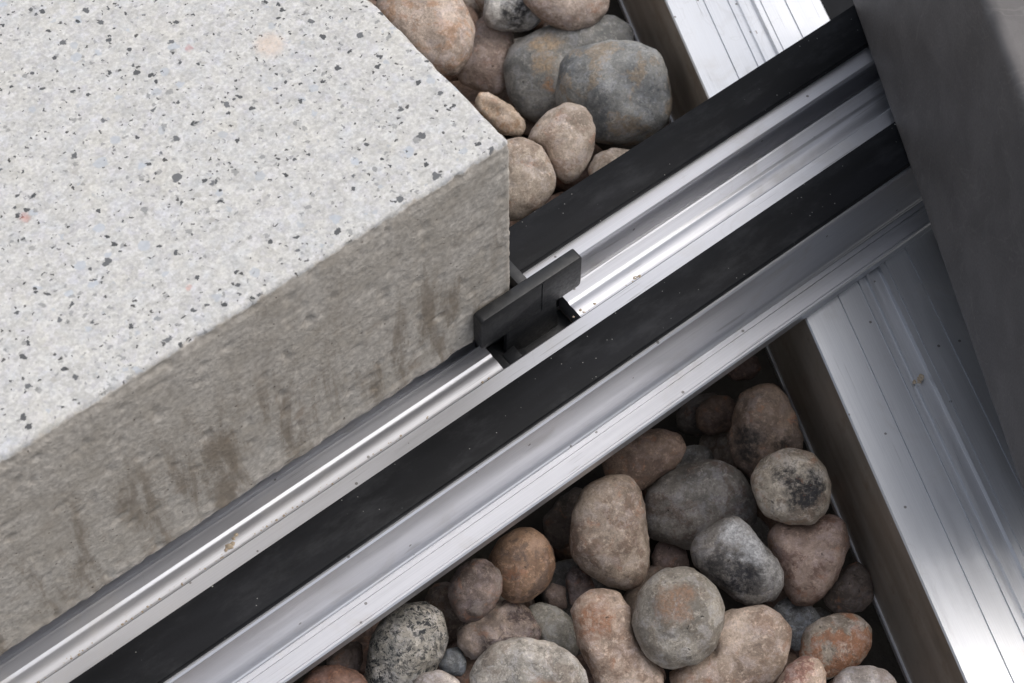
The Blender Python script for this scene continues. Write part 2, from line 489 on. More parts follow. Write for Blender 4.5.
def rounded_block(name, xs, ys, zs, r, disp, mat, parent=None):
    """closed block on a grid, edges rounded to r and every point pushed by disp(point, normal)"""
    idx, V, F = {}, [], []
    def vid(i, j, k):
        key = (i, j, k)
        if key not in idx:
            idx[key] = len(V); V.append((xs[i], ys[j], zs[k]))
        return idx[key]
    nx, ny, nz = len(xs) - 1, len(ys) - 1, len(zs) - 1
    for i in range(nx):
        for j in range(ny):
            F.append((vid(i, j, 0), vid(i, j + 1, 0), vid(i + 1, j + 1, 0), vid(i + 1, j, 0)))
            F.append((vid(i, j, nz), vid(i + 1, j, nz), vid(i + 1, j + 1, nz), vid(i, j + 1, nz)))
    for i in range(nx):
        for k in range(nz):
            F.append((vid(i, 0, k), vid(i + 1, 0, k), vid(i + 1, 0, k + 1), vid(i, 0, k + 1)))
            F.append((vid(i, ny, k), vid(i, ny, k + 1), vid(i + 1, ny, k + 1), vid(i + 1, ny, k)))
    for j in range(ny):
        for k in range(nz):
            F.append((vid(0, j, k), vid(0, j, k + 1), vid(0, j + 1, k + 1), vid(0, j + 1, k)))
            F.append((vid(nx, j, k), vid(nx, j + 1, k), vid(nx, j + 1, k + 1), vid(nx, j, k + 1)))
    lo = (xs[0] + r, ys[0] + r, zs[0] + r); hi = (xs[-1] - r, ys[-1] - r, zs[-1] - r)
    W = []
    for p in V:
        q = Vector((min(max(p[0], lo[0]), hi[0]), min(max(p[1], lo[1]), hi[1]), min(max(p[2], lo[2]), hi[2])))
        d = Vector(p) - q
        nrm = d.normalized() if d.length > 1e-9 else Vector((0, 0, 1))
        P = q + nrm * r
        W.append(P + nrm * disp(P, nrm))
    return link(name, W, F, mat, parent, smooth=180)

T = noise.noise
def paver_disp(p, n):
    if n.z > .97: return .05 * T(p * .9)
    if n.z < -.5 and p.y > 6: return 0.0
    a = .11 * T(p * .8) + .10 * T(p * 1.6) + .08 * T(p * .2)
    c = T(p * .45 + Vector((31, 7, 3)))
    a -= max(0.0, c - .38) * 1.7                                   # pits
    c = T(Vector((p.x * .30 + 9, p.y * .3, p.z * .55)) + Vector((3, 37, 13)))
    a -= max(0.0, c - .45) * 1.3
    if n.z > .05 or (p.z > 48 and n.z > -.1):                      # broken upper arris
        a += -.20 * abs(T(p * .55)) - .15 - max(0.0, T(p * .33 + Vector((5, 5, 5))) - .28) * 1.3 + .12 * T(p * 1.6)
    if p.z < 2.5:                                                  # ragged lower edge
        a += .15 + .30 * T(Vector((p.x * .22, 3, p.z * .2))) + .22 * T(p * .6)
    return a

xs = axis(-230, 0, -122, 0, .62, 6)
ys = axis(0, 200, 0, 5, .6, 1.6)
ys = ys[:ys.index(next(y for y in ys if y > 125))] + [130, 140, 150, 160, 170, 180, 190, 200]
zs = axis(-.3, 50, -1, 50, .62, .62)
pav = rounded_block("granite_paver", xs, ys, zs, .65, paver_disp, M_PAVER)
tag(pav, "pale speckled granite-faced concrete paver with rough grey side, filling the upper left", "paver")

def char_disp(p, n):
    a = .10 * T(p * .25) + .05 * T(p * .9)
    if abs(n.z) > .05 and abs(n.z) < .97: a -= .25 * abs(T(p * .4)) + max(0.0, T(p * .16) - .3) * 1.2
    return a
ang = math.atan2(51.6, 95.2)                                       # paver turned about the vertical
xs = axis(0, 130, 0, 20, 1.2, 5)
ys = axis(0, 122, 0, 129, 1.5, 1.5)
zs = axis(0.0, 53.3, 0, 54, 1.4, 1.4)
ch = rounded_block("charcoal_paver", xs, ys, zs, 1.3, char_disp, M_CHAR)
ud = Vector((sin(ang), cos(ang), 0))
ch.location = (Vector((94.79, 13.49, .15)) - ud * 108) * MM
ch.rotation_euler = (0, 0, -ang)
tag(ch, "dark charcoal grey paver block standing across the rail at the right edge", "paver")

# ---------------------------------------------------------------- spacer clips
def rounded_plate(x0, x1, z0, z1, r, seg=4):
    pts = []
    for cx, cz, a0 in ((x1 - r, z0 + r, -90), (x1 - r, z1 - r, 0), (x0 + r, z1 - r, 90), (x0 + r, z0 + r, 180)):
        for k in range(seg + 1):
            a = radians(a0 + 90 * k / seg)
            pts.append((cx + r * cos(a), cz + r * sin(a)))
    return pts

def prism_y(poly, y0, y1, name, mat, parent, bevel):
    n = len(poly)
    v = [(x, y0, z) for x, z in poly] + [(x, y1, z) for x, z in poly]
    f = [tuple(range(n)), tuple(range(n, 2 * n))[::-1]] + [(i, n + i, n + (i + 1) % n, (i + 1) % n) for i in range(n)]
    b = MB(); b.v, b.f = v, f
    return b.build(name, mat, parent, smooth=30, bevel=bevel)

def make_clip():
    c = empty("spacer_clip", (0, 0, 0))
    pl = rounded_plate(-8.5, 13.3, .7, 9.7, .7)
    prism_y(pl, -2.8, -.5, "plate", M_PLASTIC, c, .12)
    prism_y([(1.1, -7.0), (3.1, -7.0), (3.1, 9.66), (1.1, 9.66)], -.5, 6.2, "cross_tab", M_PLASTIC, c, .15)
    prism_y([(-5.2, -13), (11.9, -13), (11.9, -10.6), (9.0, -10.2), (1.5, -10.2), (-1.5, -8.6), (-3.6, -7.4), (-5.2, -7.8)], -5.1, 1.0, "base", M_PLASTIC, c, .15)
    prism_y([(-5.3, -9.8), (11.95, -9.8), (11.95, -3.2), (-5.3, -3.2)], 1.1, 3.75, "dark_backing", M_PLASTIC, c, .15)  # added black panel, covers the lit trench wall so the slot stays dark
    prism_y([(-3.6, -7.6), (-1.2, -6.6), (-1.0, -6.3), (-3.4, -7.2)], -4.6, -1.9, "spring_tongue", M_PLASTIC, c, .1)
    prism_y([(-2.6, -10.4), (9.4, -10.4), (8.6, 1.0), (-1.8, 1.0)], -1.7, -.7, "stem", M_PLASTIC, c, .1)
    prism_y([(4.55, .8), (4.85, .8), (4.85, 9.2), (4.55, 9.2)], -2.93, -2.8, "mould_line", M_PLASTIC, c, .03)
    return c
clip = make_clip()
tag(clip, "black plastic spacer clip with cross tab at the pale paver's corner", "spacer clip")
# ---------------------------------------------------------------- crumbs lying in the channel
rnd = random.Random(4)
def crumb(V, F, x, y, z, r):
    b = len(V)
    n = 6
    for k in range(n):
        a = 2 * pi * k / n
        q = r * rnd.uniform(.7, 1.2)
        V.append((x + q * cos(a), y + q * sin(a), z + r * .15))
    V.append((x, y, z + r * .8)); V.append((x, y, z))
    for k in range(n):
        F.append((b + k, b + (k + 1) % n, b + n)); F.append((b + (k + 1) % n, b + k, b + n + 1))
V, F = [], []
for cx, cy, z, n, sp in ((22.5, -6.3, -1.5, 9, .9), (11.5, -6.2, -1.5, 8, .9), (-9.2, -5.0, -6.2, 6, .7)):
    for i in range(n):
        x = cx + rnd.gauss(0, sp * 1.1)
        crumb(V, F, x, cy - .35 + rnd.gauss(0, .25) if z > -5 else cy + rnd.gauss(0, .2), z, rnd.uniform(.12, .38))
for i in range(120):
    x = rnd.uniform(-105, -20)
    if rnd.random() > min(1, (-x) / 70): continue
    crumb(V, F, x, -4.35 + rnd.gauss(0, .22), -6.25, rnd.uniform(.1, .3))
g = link("grit", V, F, M_GRIT); g['kind'] = 'stuff'
tag(g, "sandy crumbs lying along the rail channel", "grit")
V, F = [], []
for k in range(7):
    crumb(V, F, 56.9 + rnd.gauss(0, .55), -47.6 + rnd.gauss(0, .35), -18.2, rnd.uniform(.3, .65))
o = link("dirt_lump", V, F, M_GRIT)
tag(o, "small tan lump of dried dirt on the lower joist top", "dirt lump")
V, F = [], []
for k in range(5):
    crumb(V, F, -62.8 + .7 * k, -4.0 + .28 * k + rnd.gauss(0, .12), -6.1, rnd.uniform(.4, .7))
o = link("dry_flake", V, F, M_GRIT)
tag(o, "dry brown flake in the channel under the paver's lower edge", "dirt flake")
V, F = [], []
crumb(V, F, 88.4, 32.3, -18.65, .75)
o = link("small_pebble_chip", V, F, mat_stone("brown chip", (110, 84, 62), (132, 104, 82), (90, 70, 55)))
tag(o, "tiny brown chip in the middle groove of the upper joist", "stone chip")

# ---------------------------------------------------------------- pebbles
ROT = Matrix((RIGHT, -DOWN, -VIEW)).transposed().to_3x3()
def pebble(name, ctr, tz, rad, mat, seed, sub=4, rough=1.0, parent=None, rot=None, lump=.07):
    """stone from its outline radii (mm, 24 directions) and half thickness"""
    bm = bmesh.new()
    bmesh.ops.create_icosphere(bm, subdivisions=sub, radius=1.0)
    n = len(rad)
    rm = sum(rad) / n
    off = Vector((seed * 3.1, seed * 1.7, seed * .9))
    for v in bm.verts:
        x, y, z = v.co
        rho = math.hypot(x, y)
        a = (math.atan2(-y, x) % (2 * pi)) / (2 * pi) * n
        i = int(a) % n; t = a - int(a)
        t = t * t * (3 - 2 * t)
        r = rad[i] * (1 - t) + rad[(i + 1) % n] * t
        r = rm + (r - rm) * min(1, rho * 1.25)
        # slightly boxy profile: flatter middle, fuller shoulder
        s = 1.0 / ((rho ** 2.5 + abs(z) ** 2.5) ** (1 / 2.5))
        rho2, z2 = rho * (.45 + .55 * s), z * (.45 + .55 * s)
        k = rho2 / rho if rho > 1e-6 else 1
        p = Vector((x * k * r, y * k * r, z2 * tz)) * 1.025
        q = p / rm
        big = noise.noise(q * 1.1 + off) * lump * 2.2 + noise.noise(q * 2.3 + off) * lump * .9
        p += v.co * rm * (-abs(noise.noise(q * 1.6 + off)) * .07 + noise.noise(q * 3.0 + off) * .028 + noise.noise(q * 6.5 + off) * .014 + noise.noise(q * 14 + off) * .007) * rough
        p.z += big * rm * (1 - .5 * rho)
        v.co = p * MM
    me = bpy.data.meshes.new(name)
    bm.to_mesh(me); bm.free()
    me.polygons.foreach_set('use_smooth', [True] * len(me.polygons))
    me.materials.append(mat)
    o = bpy.data.objects.new(name, me); COL.objects.link(o)
    mm_ = (rot or ROT).to_4x4(); mm_.translation = Vector(ctr) * MM
    o.matrix_world = mm_
    if parent: o.parent = parent
    return o

LOOK = {
'L4': ("tan pebble with large black blotch beside the lower joist", dict(kk=1.25, c1=(158, 138, 114), c2=(184, 166, 140), c3=(150, 118, 90), blot=[(.6, .8, 5, 4.6, (48, 46, 46), 1), (2.6, -1.2, 5, 3.4, (50, 48, 48), 1), (-1.5, 2.2, 4.5, 2.6, (56, 52, 50), 1)], veins=.35), 1.0, .07),
'L7': ("round grey-tan pebble in the middle of the lower pebbles, rusty patch on top", dict(c1=(142, 132, 116), c2=(166, 154, 136), c3=(134, 118, 98), speck=.55, patch=[(-1.5, 3.0, 6, 4.0, (150, 116, 92), .8)]), 1.3, .05),
'L5': ("black and white mottled flint pebble with a chalky right flank", dict(c1=(112, 106, 98), c2=(150, 140, 128), c3=(70, 66, 64), speck=.6, blot=[(.5, -1.5, 3.5, 5.2, (46, 45, 48), 1), (-3.5, .5, 3, 3.4, (58, 56, 56), .9)], patch=[(.8, 5.2, 2.5, 4.6, (204, 202, 200), 1), (3.6, 2.2, 3.2, 3.6, (200, 198, 196), 1), (6.2, -1.0, 1.5, 4.0, (188, 184, 178), 1)]), 1.3, .10),
'L1': ("large brown egg-shaped pebble nearest the rail's lower edge", dict(c1=(146, 120, 98), c2=(172, 148, 124), c3=(132, 98, 76), speck=.35), 1.1, .06),
'L18': ("broad grey pebble with orange patch at the bottom edge of the photo", dict(c1=(150, 144, 132), c2=(176, 164, 148), c3=(146, 128, 110), speck=.4, patch=[(3.6, -2.6, 3, 4.2, (152, 114, 86), .85)], veins=.3), 1.2, .07),
'L11': ("peach pebble at the bottom edge with reddish smudge", dict(c1=(186, 148, 118), c2=(206, 172, 142), c3=(164, 104, 84), k3=.7), 1.0, .06),
'L12': ("pinkish grey pebble cut off by the bottom edge near the joist", dict(kk=1.2, c1=(152, 138, 126), c2=(176, 162, 150), c3=(138, 118, 108)), 1.0, .05),
'L22': ("small pinkish grey pebble at the bottom below the speckled one", dict(c1=(160, 146, 136), c2=(180, 166, 154), c3=(134, 118, 110)), 1.2, .05),
'L23': ("dark red pebble in the bottom corner under the rail", dict(c1=(112, 70, 52), c2=(136, 92, 70), c3=(84, 58, 48)), 1.2, .06),
'L15': ("dark reddish brown mottled pebble with pale patch against the rail", dict(c1=(94, 72, 62), c2=(126, 104, 92), c3=(140, 124, 112), speck=.7), 1.8, .07),
'L6': ("reddish brown blocky pebble below the black-blotched one", dict(kk=1.4, c1=(138, 106, 88), c2=(158, 128, 108), c3=(120, 84, 68), k3=.6), 1.0, .10),
'L8': ("long peach peanut-shaped pebble left of the round grey one", dict(c1=(170, 136, 110), c2=(194, 164, 138), c3=(150, 112, 86), patch=[(-4.5, 5.5, 3, 4.4, (158, 112, 84), .85)]), 1.2, .08),
'L10': ("grey and orange rust-streaked pebble beside the joist's bottom lip", dict(kk=1.25, c1=(138, 120, 100), c2=(162, 144, 122), c3=(162, 100, 62), k3=.85, veins=.4), 1.2, .09),
'L9': ("large flat peach pebble right of the round grey one", dict(c1=(176, 142, 114), c2=(196, 168, 142), c3=(160, 118, 90), speck=.15), 1.0, .05),
'L16': ("oval black-and-cream speckled pebble at the lower left of the gap", dict(c1=(150, 144, 128), c2=(168, 158, 142), c3=(112, 112, 108), speck=1.0, specc=(44, 46, 48), sc=1.1), 1.5, .05),
'L3': ("dark brown knobbly pebble with black crust in the joist corner", dict(kk=1.35, c1=(118, 90, 70), c2=(134, 108, 86), c3=(90, 76, 66), blot=[(-3.5, -2.0, 4, 4.6, (48, 43, 40), 1), (1.8, -3.6, 4, 3.8, (54, 47, 42), 1)], veins=.3), 1.4, .13),
'L14': ("smooth orange brown pebble tucked under the rail's edge", dict(c1=(140, 96, 64), c2=(162, 120, 86), c3=(112, 88, 74), k3=.6), .9, .05),
'L17': ("broken rough purple-brown pebble with a jagged pale edge", dict(c1=(120, 100, 90), c2=(160, 136, 118), c3=(92, 72, 68), k3=.8, speck=.6), 3.2, .14),
'L25': ("brown pebble with rounded nose half hidden below the rail", dict(kk=1.3, c1=(116, 88, 68), c2=(138, 108, 86), c3=(98, 74, 60)), 1.0, .08),
'L2': ("big dark grey pebble lying flat behind the mottled flint", dict(kk=1.2, c1=(104, 98, 90), c2=(132, 124, 114), c3=(108, 84, 72), speck=.5, specc=(48, 46, 44)), 1.2, .06),
'L19': ("smooth greenish grey pebble behind the broken purple-brown one", dict(c1=(140, 136, 122), c2=(160, 152, 136), c3=(120, 124, 122), speck=.3), .9, .05),
'L21': ("small brown pebble with pink rim above the round grey one", dict(c1=(116, 92, 80), c2=(150, 122, 110), c3=(86, 70, 62), speck=.5), 1.4, .08),
'L20': ("small dark pinkish pebble between the egg and peanut pebbles", dict(c1=(124, 100, 90), c2=(148, 124, 112), c3=(96, 78, 70)), 1.2, .08),
'L20b': ("tiny brown pebble right of the orange brown one", dict(c1=(116, 92, 80), c2=(136, 112, 98), c3=(90, 72, 64)), 1.2, .06),
'L29': ("bluish grey slaty pebble behind the flat peach one", dict(c1=(124, 128, 130), c2=(150, 152, 152), c3=(86, 88, 90), veins=.5), 1.2, .08),
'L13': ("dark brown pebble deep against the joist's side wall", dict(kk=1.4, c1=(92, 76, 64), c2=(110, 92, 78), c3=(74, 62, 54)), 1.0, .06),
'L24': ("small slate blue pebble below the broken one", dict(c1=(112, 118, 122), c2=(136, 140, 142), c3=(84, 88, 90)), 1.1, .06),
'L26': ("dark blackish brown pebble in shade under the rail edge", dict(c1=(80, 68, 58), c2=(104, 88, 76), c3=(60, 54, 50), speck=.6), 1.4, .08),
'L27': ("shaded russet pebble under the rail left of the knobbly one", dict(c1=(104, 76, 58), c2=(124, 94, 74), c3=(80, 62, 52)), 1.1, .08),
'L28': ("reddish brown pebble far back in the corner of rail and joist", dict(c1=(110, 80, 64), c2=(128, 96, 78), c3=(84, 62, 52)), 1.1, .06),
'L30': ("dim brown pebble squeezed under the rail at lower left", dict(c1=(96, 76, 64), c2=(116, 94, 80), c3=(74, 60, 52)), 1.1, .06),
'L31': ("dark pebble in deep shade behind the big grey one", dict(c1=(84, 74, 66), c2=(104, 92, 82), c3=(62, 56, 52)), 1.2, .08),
'U8': ("sandy tan pebble touching the pale paver's corner", dict(c1=(168, 146, 124), c2=(186, 166, 144), c3=(152, 124, 102), speck=.35), .9, .05),
'U7': ("tan peanut-shaped pebble in front of the two grey ones", dict(c1=(178, 154, 130), c2=(194, 172, 150), c3=(172, 138, 116), speck=.35), .9, .08),
'U6': ("large blue-grey boxy pebble beside the upper joist", dict(c1=(118, 122, 124), c2=(146, 144, 136), c3=(158, 138, 112), k3=.75, speck=.6, specc=(64, 70, 76)), 1.2, .08),
'U1': ("large pinkish tan pebble at the top beside the pale paver", dict(c1=(176, 150, 130), c2=(192, 168, 148), c3=(196, 144, 104), k3=.55, speck=.15, veins=.2), .9, .07),
'U4': ("pinkish tan pebble cut off by the top edge", dict(c1=(172, 146, 128), c2=(188, 164, 146), c3=(160, 128, 108), speck=.45), 1.0, .05),
'U3': ("white pebble with black patch at the top edge", dict(c1=(160, 158, 152), c2=(182, 178, 170), c3=(120, 118, 114), speck=.5, blot=[(1.2, -1.0, 3, 3.8, (40, 40, 42), 1)]), 1.2, .09),
'U5': ("big grey pebble with a tan band and orange spot", dict(c1=(128, 128, 124), c2=(150, 146, 138), c3=(112, 114, 112), speck=.45, specc=(72, 76, 78), patch=[(-4.5, 3.4, 5, 4.2, (176, 156, 132), 1), (-4.4, -.5, 5, 3.8, (172, 152, 128), 1), (-3.8, -4.2, 4, 2.8, (194, 138, 78), 1)]), 1.0, .06),
'U9': ("orange tan pebble pressed under the paver's top right edge", dict(c1=(176, 148, 122), c2=(196, 168, 138), c3=(190, 142, 100), k3=.7, speck=.4), 1.2, .08),
'U10': ("pale tan pebble peeking over the rubber strip under the peanut one", dict(c1=(182, 160, 138), c2=(198, 178, 156), c3=(164, 138, 116)), .9, .05),
'U2': ("pinkish brown pebble in shade below the large pinkish tan one", dict(c1=(148, 124, 110), c2=(166, 142, 126), c3=(134, 106, 92), speck=.2), .9, .06),
}
STONES = [
    ('L4', (27.9, -46.8, -27), 5.4, [7.0,7.1,7.4,7.5,7.6,6.9,6.7,6.6,6.8,7.1,7.0,7.0,7.2,7.4,7.3,7.2,7.0,7.1,6.9,6.9,7.1,7.0,7.0,6.9]),
    ('L7', (-5.6, -53.9, -25), 6.6, [7.8,7.9,7.9,8.2,8.3,8.5,8.6,8.8,8.5,8.4,8.2,8.0,7.8,7.7,7.9,8.0,8.4,8.6,8.7,8.7,8.4,8.4,8.1,8.0]),
    ('L5', (11.8, -50.7, -31), 4.3, [7.2,8.5,9.3,9.4,8.7,7.9,7.0,6.2,5.8,5.7,6.0,6.8,8.1,9.0,8.8,8.4,8.3,8.5,8.0,6.8,6.0,5.6,5.7,6.2]),
    ('L1', (-2.2, -32.3, -31), 5.7, [6.5,6.9,7.8,9.1,10.7,10.7,9.8,9.0,8.6,8.3,8.3,7.9,7.7,7.7,8.1,8.5,9.3,9.8,10.5,10.6,9.7,8.2,7.1,6.6]),
    ('L18', (-32.2, -45.7, -26), 4.7, [10.0,10.5,8.6,7.1,6.3,5.6,5.4,5.6,6.3,7.6,8.8,9.8,9.7,9.1,8.3,7.6,6.9,6.5,6.3,6.2,6.4,6.9,7.9,8.9]),
    ('L11', (3.4, -76, -25), 3.1, [3.8,3.8,4.2,4.5,4.2,4.0,4.2,4.2,4.3,4.6,4.5,4.3,4.4,4.0,3.8,3.8,3.8,4.0,4.4,4.6,4.7,4.5,4.2,3.9]),
    ('L12', (11.9, -82.6, -27), 2.8, [5.7,5.6,5.2,4.1,3.5,3.3,3.3,3.6,4.1,4.3,4.9,5.5,5.6,5.4,4.9,4.4,3.9,3.6,3.6,3.6,3.8,4.3,4.7,5.3]),
    ('L22', (-45.7, -37.8, -27), 2.3, [4.3,4.6,3.9,3.2,2.9,2.9,2.9,2.9,3.0,3.4,4.0,4.2,4.3,4.1,3.7,3.5,3.2,3.0,3.0,3.1,3.1,3.3,3.7,4.0]),
    ('L23', (-58.9, -25.4, -30), 2.4, [6.3,5.3,4.3,3.8,3.6,3.6,3.4,3.5,3.8,4.5,5.6,5.7,5.8,5.0,4.5,4.3,3.8,3.6,3.6,3.8,3.9,4.2,4.8,5.6]),
    ('L15', (-28.9, -26.7, -29), 3.8, [4.8,4.5,4.4,4.6,4.7,5.1,5.6,5.9,5.7,5.5,5.0,4.8,4.8,4.5,4.5,4.7,4.8,5.2,5.5,5.6,5.6,5.5,5.3,4.9]),
    ('L6', (25, -56.3, -36.6), 5.4, [6.9,6.5,6.4,6.6,7.1,7.9,9.0,9.2,8.0,6.9,6.4,6.3,6.6,7.4,8.5,8.4,7.0,6.5,6.6,7.4,8.6,8.8,8.2,7.5]),
    ('L8', (-16.3, -50.4, -30.5), 4, [5.0,6.8,9.4,10.9,11.5,10.7,9.4,8.1,6.7,5.9,5.6,5.6,6.0,6.9,8.3,10.7,11.6,11.3,10.2,8.4,5.9,4.7,4.4,4.5]),
    ('L10', (15.4, -72.7, -33), 4, [6.3,5.8,5.4,5.1,5.1,5.2,5.5,6.1,6.8,7.0,6.8,6.3,5.9,5.8,5.8,5.5,5.5,5.4,5.5,5.9,6.3,6.9,7.1,6.6]),
    ('L9', (0.2, -63.7, -32.8), 4.1, [9.1,8.3,7.7,7.2,6.7,6.6,7.0,8.0,9.1,11.0,12.4,12.0,6.3,4.8,5.0,5.8,7.2,8.1,8.4,9.0,10.2,10.8,10.7,9.9]),
    ('L16', (-44.3, -26.7, -33), 5, [6.8,6.5,6.2,6.3,6.7,7.3,8.0,8.6,9.0,9.0,8.0,7.3,6.7,6.5,6.4,6.5,7.0,7.3,8.0,8.5,8.9,8.8,8.1,7.5]),
    ('L3', (34.6, -33.2, -34), 5.1, [6.9,7.5,7.9,8.3,8.1,8.3,8.6,8.8,8.5,7.9,7.6,7.1,6.7,6.5,6.7,7.4,8.6,9.1,9.4,9.1,8.1,7.0,6.5,6.4]),
    ('L14', (-18.4, -26.6, -33), 4.7, [5.9,5.8,5.9,6.0,6.2,6.7,6.8,6.9,6.7,6.3,6.0,5.8,5.8,6.0,5.9,6.1,6.3,6.5,6.7,6.8,6.6,6.4,6.2,6.0]),
    ('L17', (-27.5, -31.8, -40.4), 3, [7.6,7.8,6.8,5.1,4.3,3.9,3.8,4.0,4.9,7.4,7.7,7.9,7.7,6.4,5.2,4.7,4.7,4.8,5.2,5.8,6.2,6.3,6.4,6.9]),
    ('L25', (13.8, -22.3, -36), 3.5, [7.5,6.6,5.4,4.9,4.8,5.2,5.9,6.4,7.3,7.4,7.7,7.5,7.4,6.8,6.4,5.7,5.3,5.2,5.4,5.6,6.3,7.2,8.4,8.4]),
    ('L2', (17.4, -35.3, -40), 5.2, [10.3,10.9,10.0,8.8,8.1,7.9,8.0,8.4,8.7,9.6,11.1,10.7,10.4,10.3,9.2,8.6,8.2,8.2,8.5,8.9,9.5,9.7,9.9,10.1]),
    ('L19', (-19.1, -37.1, -43), 2.5, [4.1,4.7,5.2,6.0,6.2,6.1,4.8,4.0,3.7,3.5,3.3,3.4,3.7,4.5,5.9,6.4,5.9,5.1,4.6,4.2,3.9,3.8,3.8,3.8]),
    ('L21', (8.8, -37.5, -47.4), 2.1, [3.3,3.6,4.1,3.8,3.4,3.0,2.8,2.8,3.0,3.3,3.6,3.5,3.5,3.4,3.4,3.5,3.4,3.3,3.3,3.3,3.1,3.0,3.1,3.2]),
    ('L20', (-10.3, -33.5, -42), 2, [2.9,3.0,2.8,2.8,3.0,3.4,3.6,3.7,3.5,2.8,2.4,2.3,2.3,2.5,2.9,3.2,3.5,3.9,3.4,3.1,3.0,2.9,2.7,2.7]),
    ('L20b', (-14.9, -32.4, -42), 1.5, [1.9,2.0,2.3,2.7,2.5,2.4,2.4,2.5,2.4,2.1,1.9,1.9,2.1,2.3,2.3,2.3,2.4,2.7,2.4,2.3,2.3,2.4,2.1,1.9]),
    ('L29', (17.7, -62.5, -45.3), 2.4, [4.1,4.0,4.1,4.2,4.4,4.9,5.2,4.6,4.2,3.7,3.5,3.6,3.9,4.3,5.0,4.9,4.7,4.7,4.2,4.0,4.0,4.1,4.4,4.5]),
    ('L13', (29.4, -64.3, -44), 2.7, [4.1,4.4,4.4,4.3,4.3,4.2,4.3,4.6,5.0,5.0,5.2,5.1,4.3,3.8,3.6,3.5,3.7,4.3,4.9,5.4,5.3,4.9,4.4,4.1]),
    ('L24', (-36.9, -30.2, -44), 1.6, [2.4,2.4,2.5,2.8,2.8,2.5,2.3,2.2,2.4,2.4,2.5,2.7,2.7,2.4,2.3,2.4,2.6,2.6,2.6,2.8,2.5,2.3,2.2,2.3]),
    ('L26', (-2.5, -20.5, -44), 2.4, [3.6,3.4,3.3,3.6,4.1,4.6,5.3,6.2,6.0,5.6,5.1,4.9,4.4,3.8,3.6,3.6,3.8,4.3,4.9,6.0,6.1,6.1,5.4,4.3]),
    ('L27', (34.5, -21.2, -44), 2.6, [4.1,3.9,4.0,3.8,3.6,3.5,3.8,4.2,4.3,4.3,4.5,4.2,4.1,4.1,3.8,3.6,3.7,3.9,3.8,3.9,4.3,4.4,4.3,4.4]),
    ('L28', (46.7, -15.9, -46), 1.6, [3.3,2.9,2.6,2.5,2.5,2.3,2.3,2.4,2.8,3.2,3.4,3.6,3.2,2.7,2.5,2.4,2.3,2.2,2.3,2.5,3.0,3.4,3.2,3.2]),
    ('L30', (-52.5, -19.4, -40), 1.8, [2.8,2.8,2.8,3.0,3.3,2.9,2.7,2.7,2.9,3.3,3.5,3.7,3.6,2.9,2.5,2.3,2.3,2.4,2.8,3.2,3.8,3.7,3.2,2.9]),
    ('L31', (33.9, -17.8, -48), 2.7, [4.7,4.4,4.3,4.1,3.8,3.8,4.0,4.5,4.6,5.0,5.3,5.1,5.0,4.4,4.0,3.8,3.9,4.0,4.0,4.3,4.9,5.0,5.1,5.4]),
    ('U8', (28.2, 32.9, -19), 5.1, [6.8,6.9,6.7,6.7,6.9,7.2,7.9,8.3,8.1,7.6,6.5,6.0,5.9,6.2,6.5,7.1,7.9,8.0,8.0,7.7,7.4,6.9,6.7,6.7]),
    ('U7', (40.5, 34.2, -18), 4.5, [5.6,5.6,5.9,6.2,7.0,8.0,8.4,7.4,6.2,5.3,4.9,5.2,7.6,7.1,6.6,6.5,6.7,6.8,7.3,7.3,7.4,6.9,6.3,6.0]),
    ('U6', (60.8, 42.8, -27), 7.4, [11.5,12.1,12.6,12.2,11.6,11.0,10.7,10.7,10.9,10.9,11.3,12.0,12.3,12.4,12.6,12.0,11.3,10.7,10.5,10.7,11.3,11.9,11.6,11.6]),
    ('U1', (41.6, 81.2, -27), 6.1, [9.3,9.9,10.6,11.3,12.0,11.2,9.7,8.5,7.6,7.4,7.6,8.4,9.8,11.5,11.9,11.2,10.8,9.7,9.1,9.2,9.2,8.8,8.8,9.0]),
    ('U4', (67.5, 66.7, -25), 4.4, [8.8,8.5,7.7,7.4,6.7,6.4,6.2,5.9,6.0,6.3,6.9,8.0,9.2,8.9,8.0,7.5,6.4,5.7,5.5,5.7,6.3,6.7,7.4,8.6]),
    ('U3', (58.9, 74.9, -29.3), 3.6, [6.2,6.9,6.3,5.6,5.0,4.6,4.6,4.8,5.1,5.5,6.1,6.3,6.0,6.0,6.3,5.8,5.3,5.1,5.1,4.8,4.8,5.1,5.8,5.9]),
    ('U5', (62.1, 60.4, -36), 6.1, [12.1,10.6,9.9,9.0,8.6,8.9,10.0,11.8,14.2,13.9,13.6,13.4,13.1,12.4,10.9,9.6,8.9,8.8,9.1,10.1,12.0,14.7,16.0,14.9]),
    ('U9', (40, 54.7, -30), 2, [4.0,5.3,5.9,6.2,5.1,4.3,3.8,3.2,2.8,2.7,2.8,3.2,3.9,4.8,5.9,6.3,5.2,4.0,3.2,2.9,2.8,2.9,3.0,3.3]),
    ('U10', (51, 31.8, -32), 2.1, [5.2,4.0,3.2,2.9,2.8,2.9,3.2,3.8,4.0,4.4,5.1,5.0,4.3,3.9,3.8,3.4,3.1,3.1,3.3,3.5,3.7,4.3,5.2,5.2]),
    ('U2', (51.5, 73.9, -38), 3.7, [5.4,5.4,5.8,6.6,7.9,8.6,7.9,7.6,7.7,8.1,7.9,7.0,5.8,5.2,5.0,5.2,5.8,7.8,9.5,9.4,8.1,7.2,6.6,5.8]),
]


G_UP = "pebbles between the pale paver and the rail"
G_LO = "pebbles in the gap below the rail"
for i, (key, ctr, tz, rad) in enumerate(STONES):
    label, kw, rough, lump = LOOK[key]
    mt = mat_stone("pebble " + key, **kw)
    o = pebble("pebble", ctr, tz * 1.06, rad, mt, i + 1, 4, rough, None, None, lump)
    tag(o, label, "pebble", G_UP if key[0] == 'U' else G_LO)

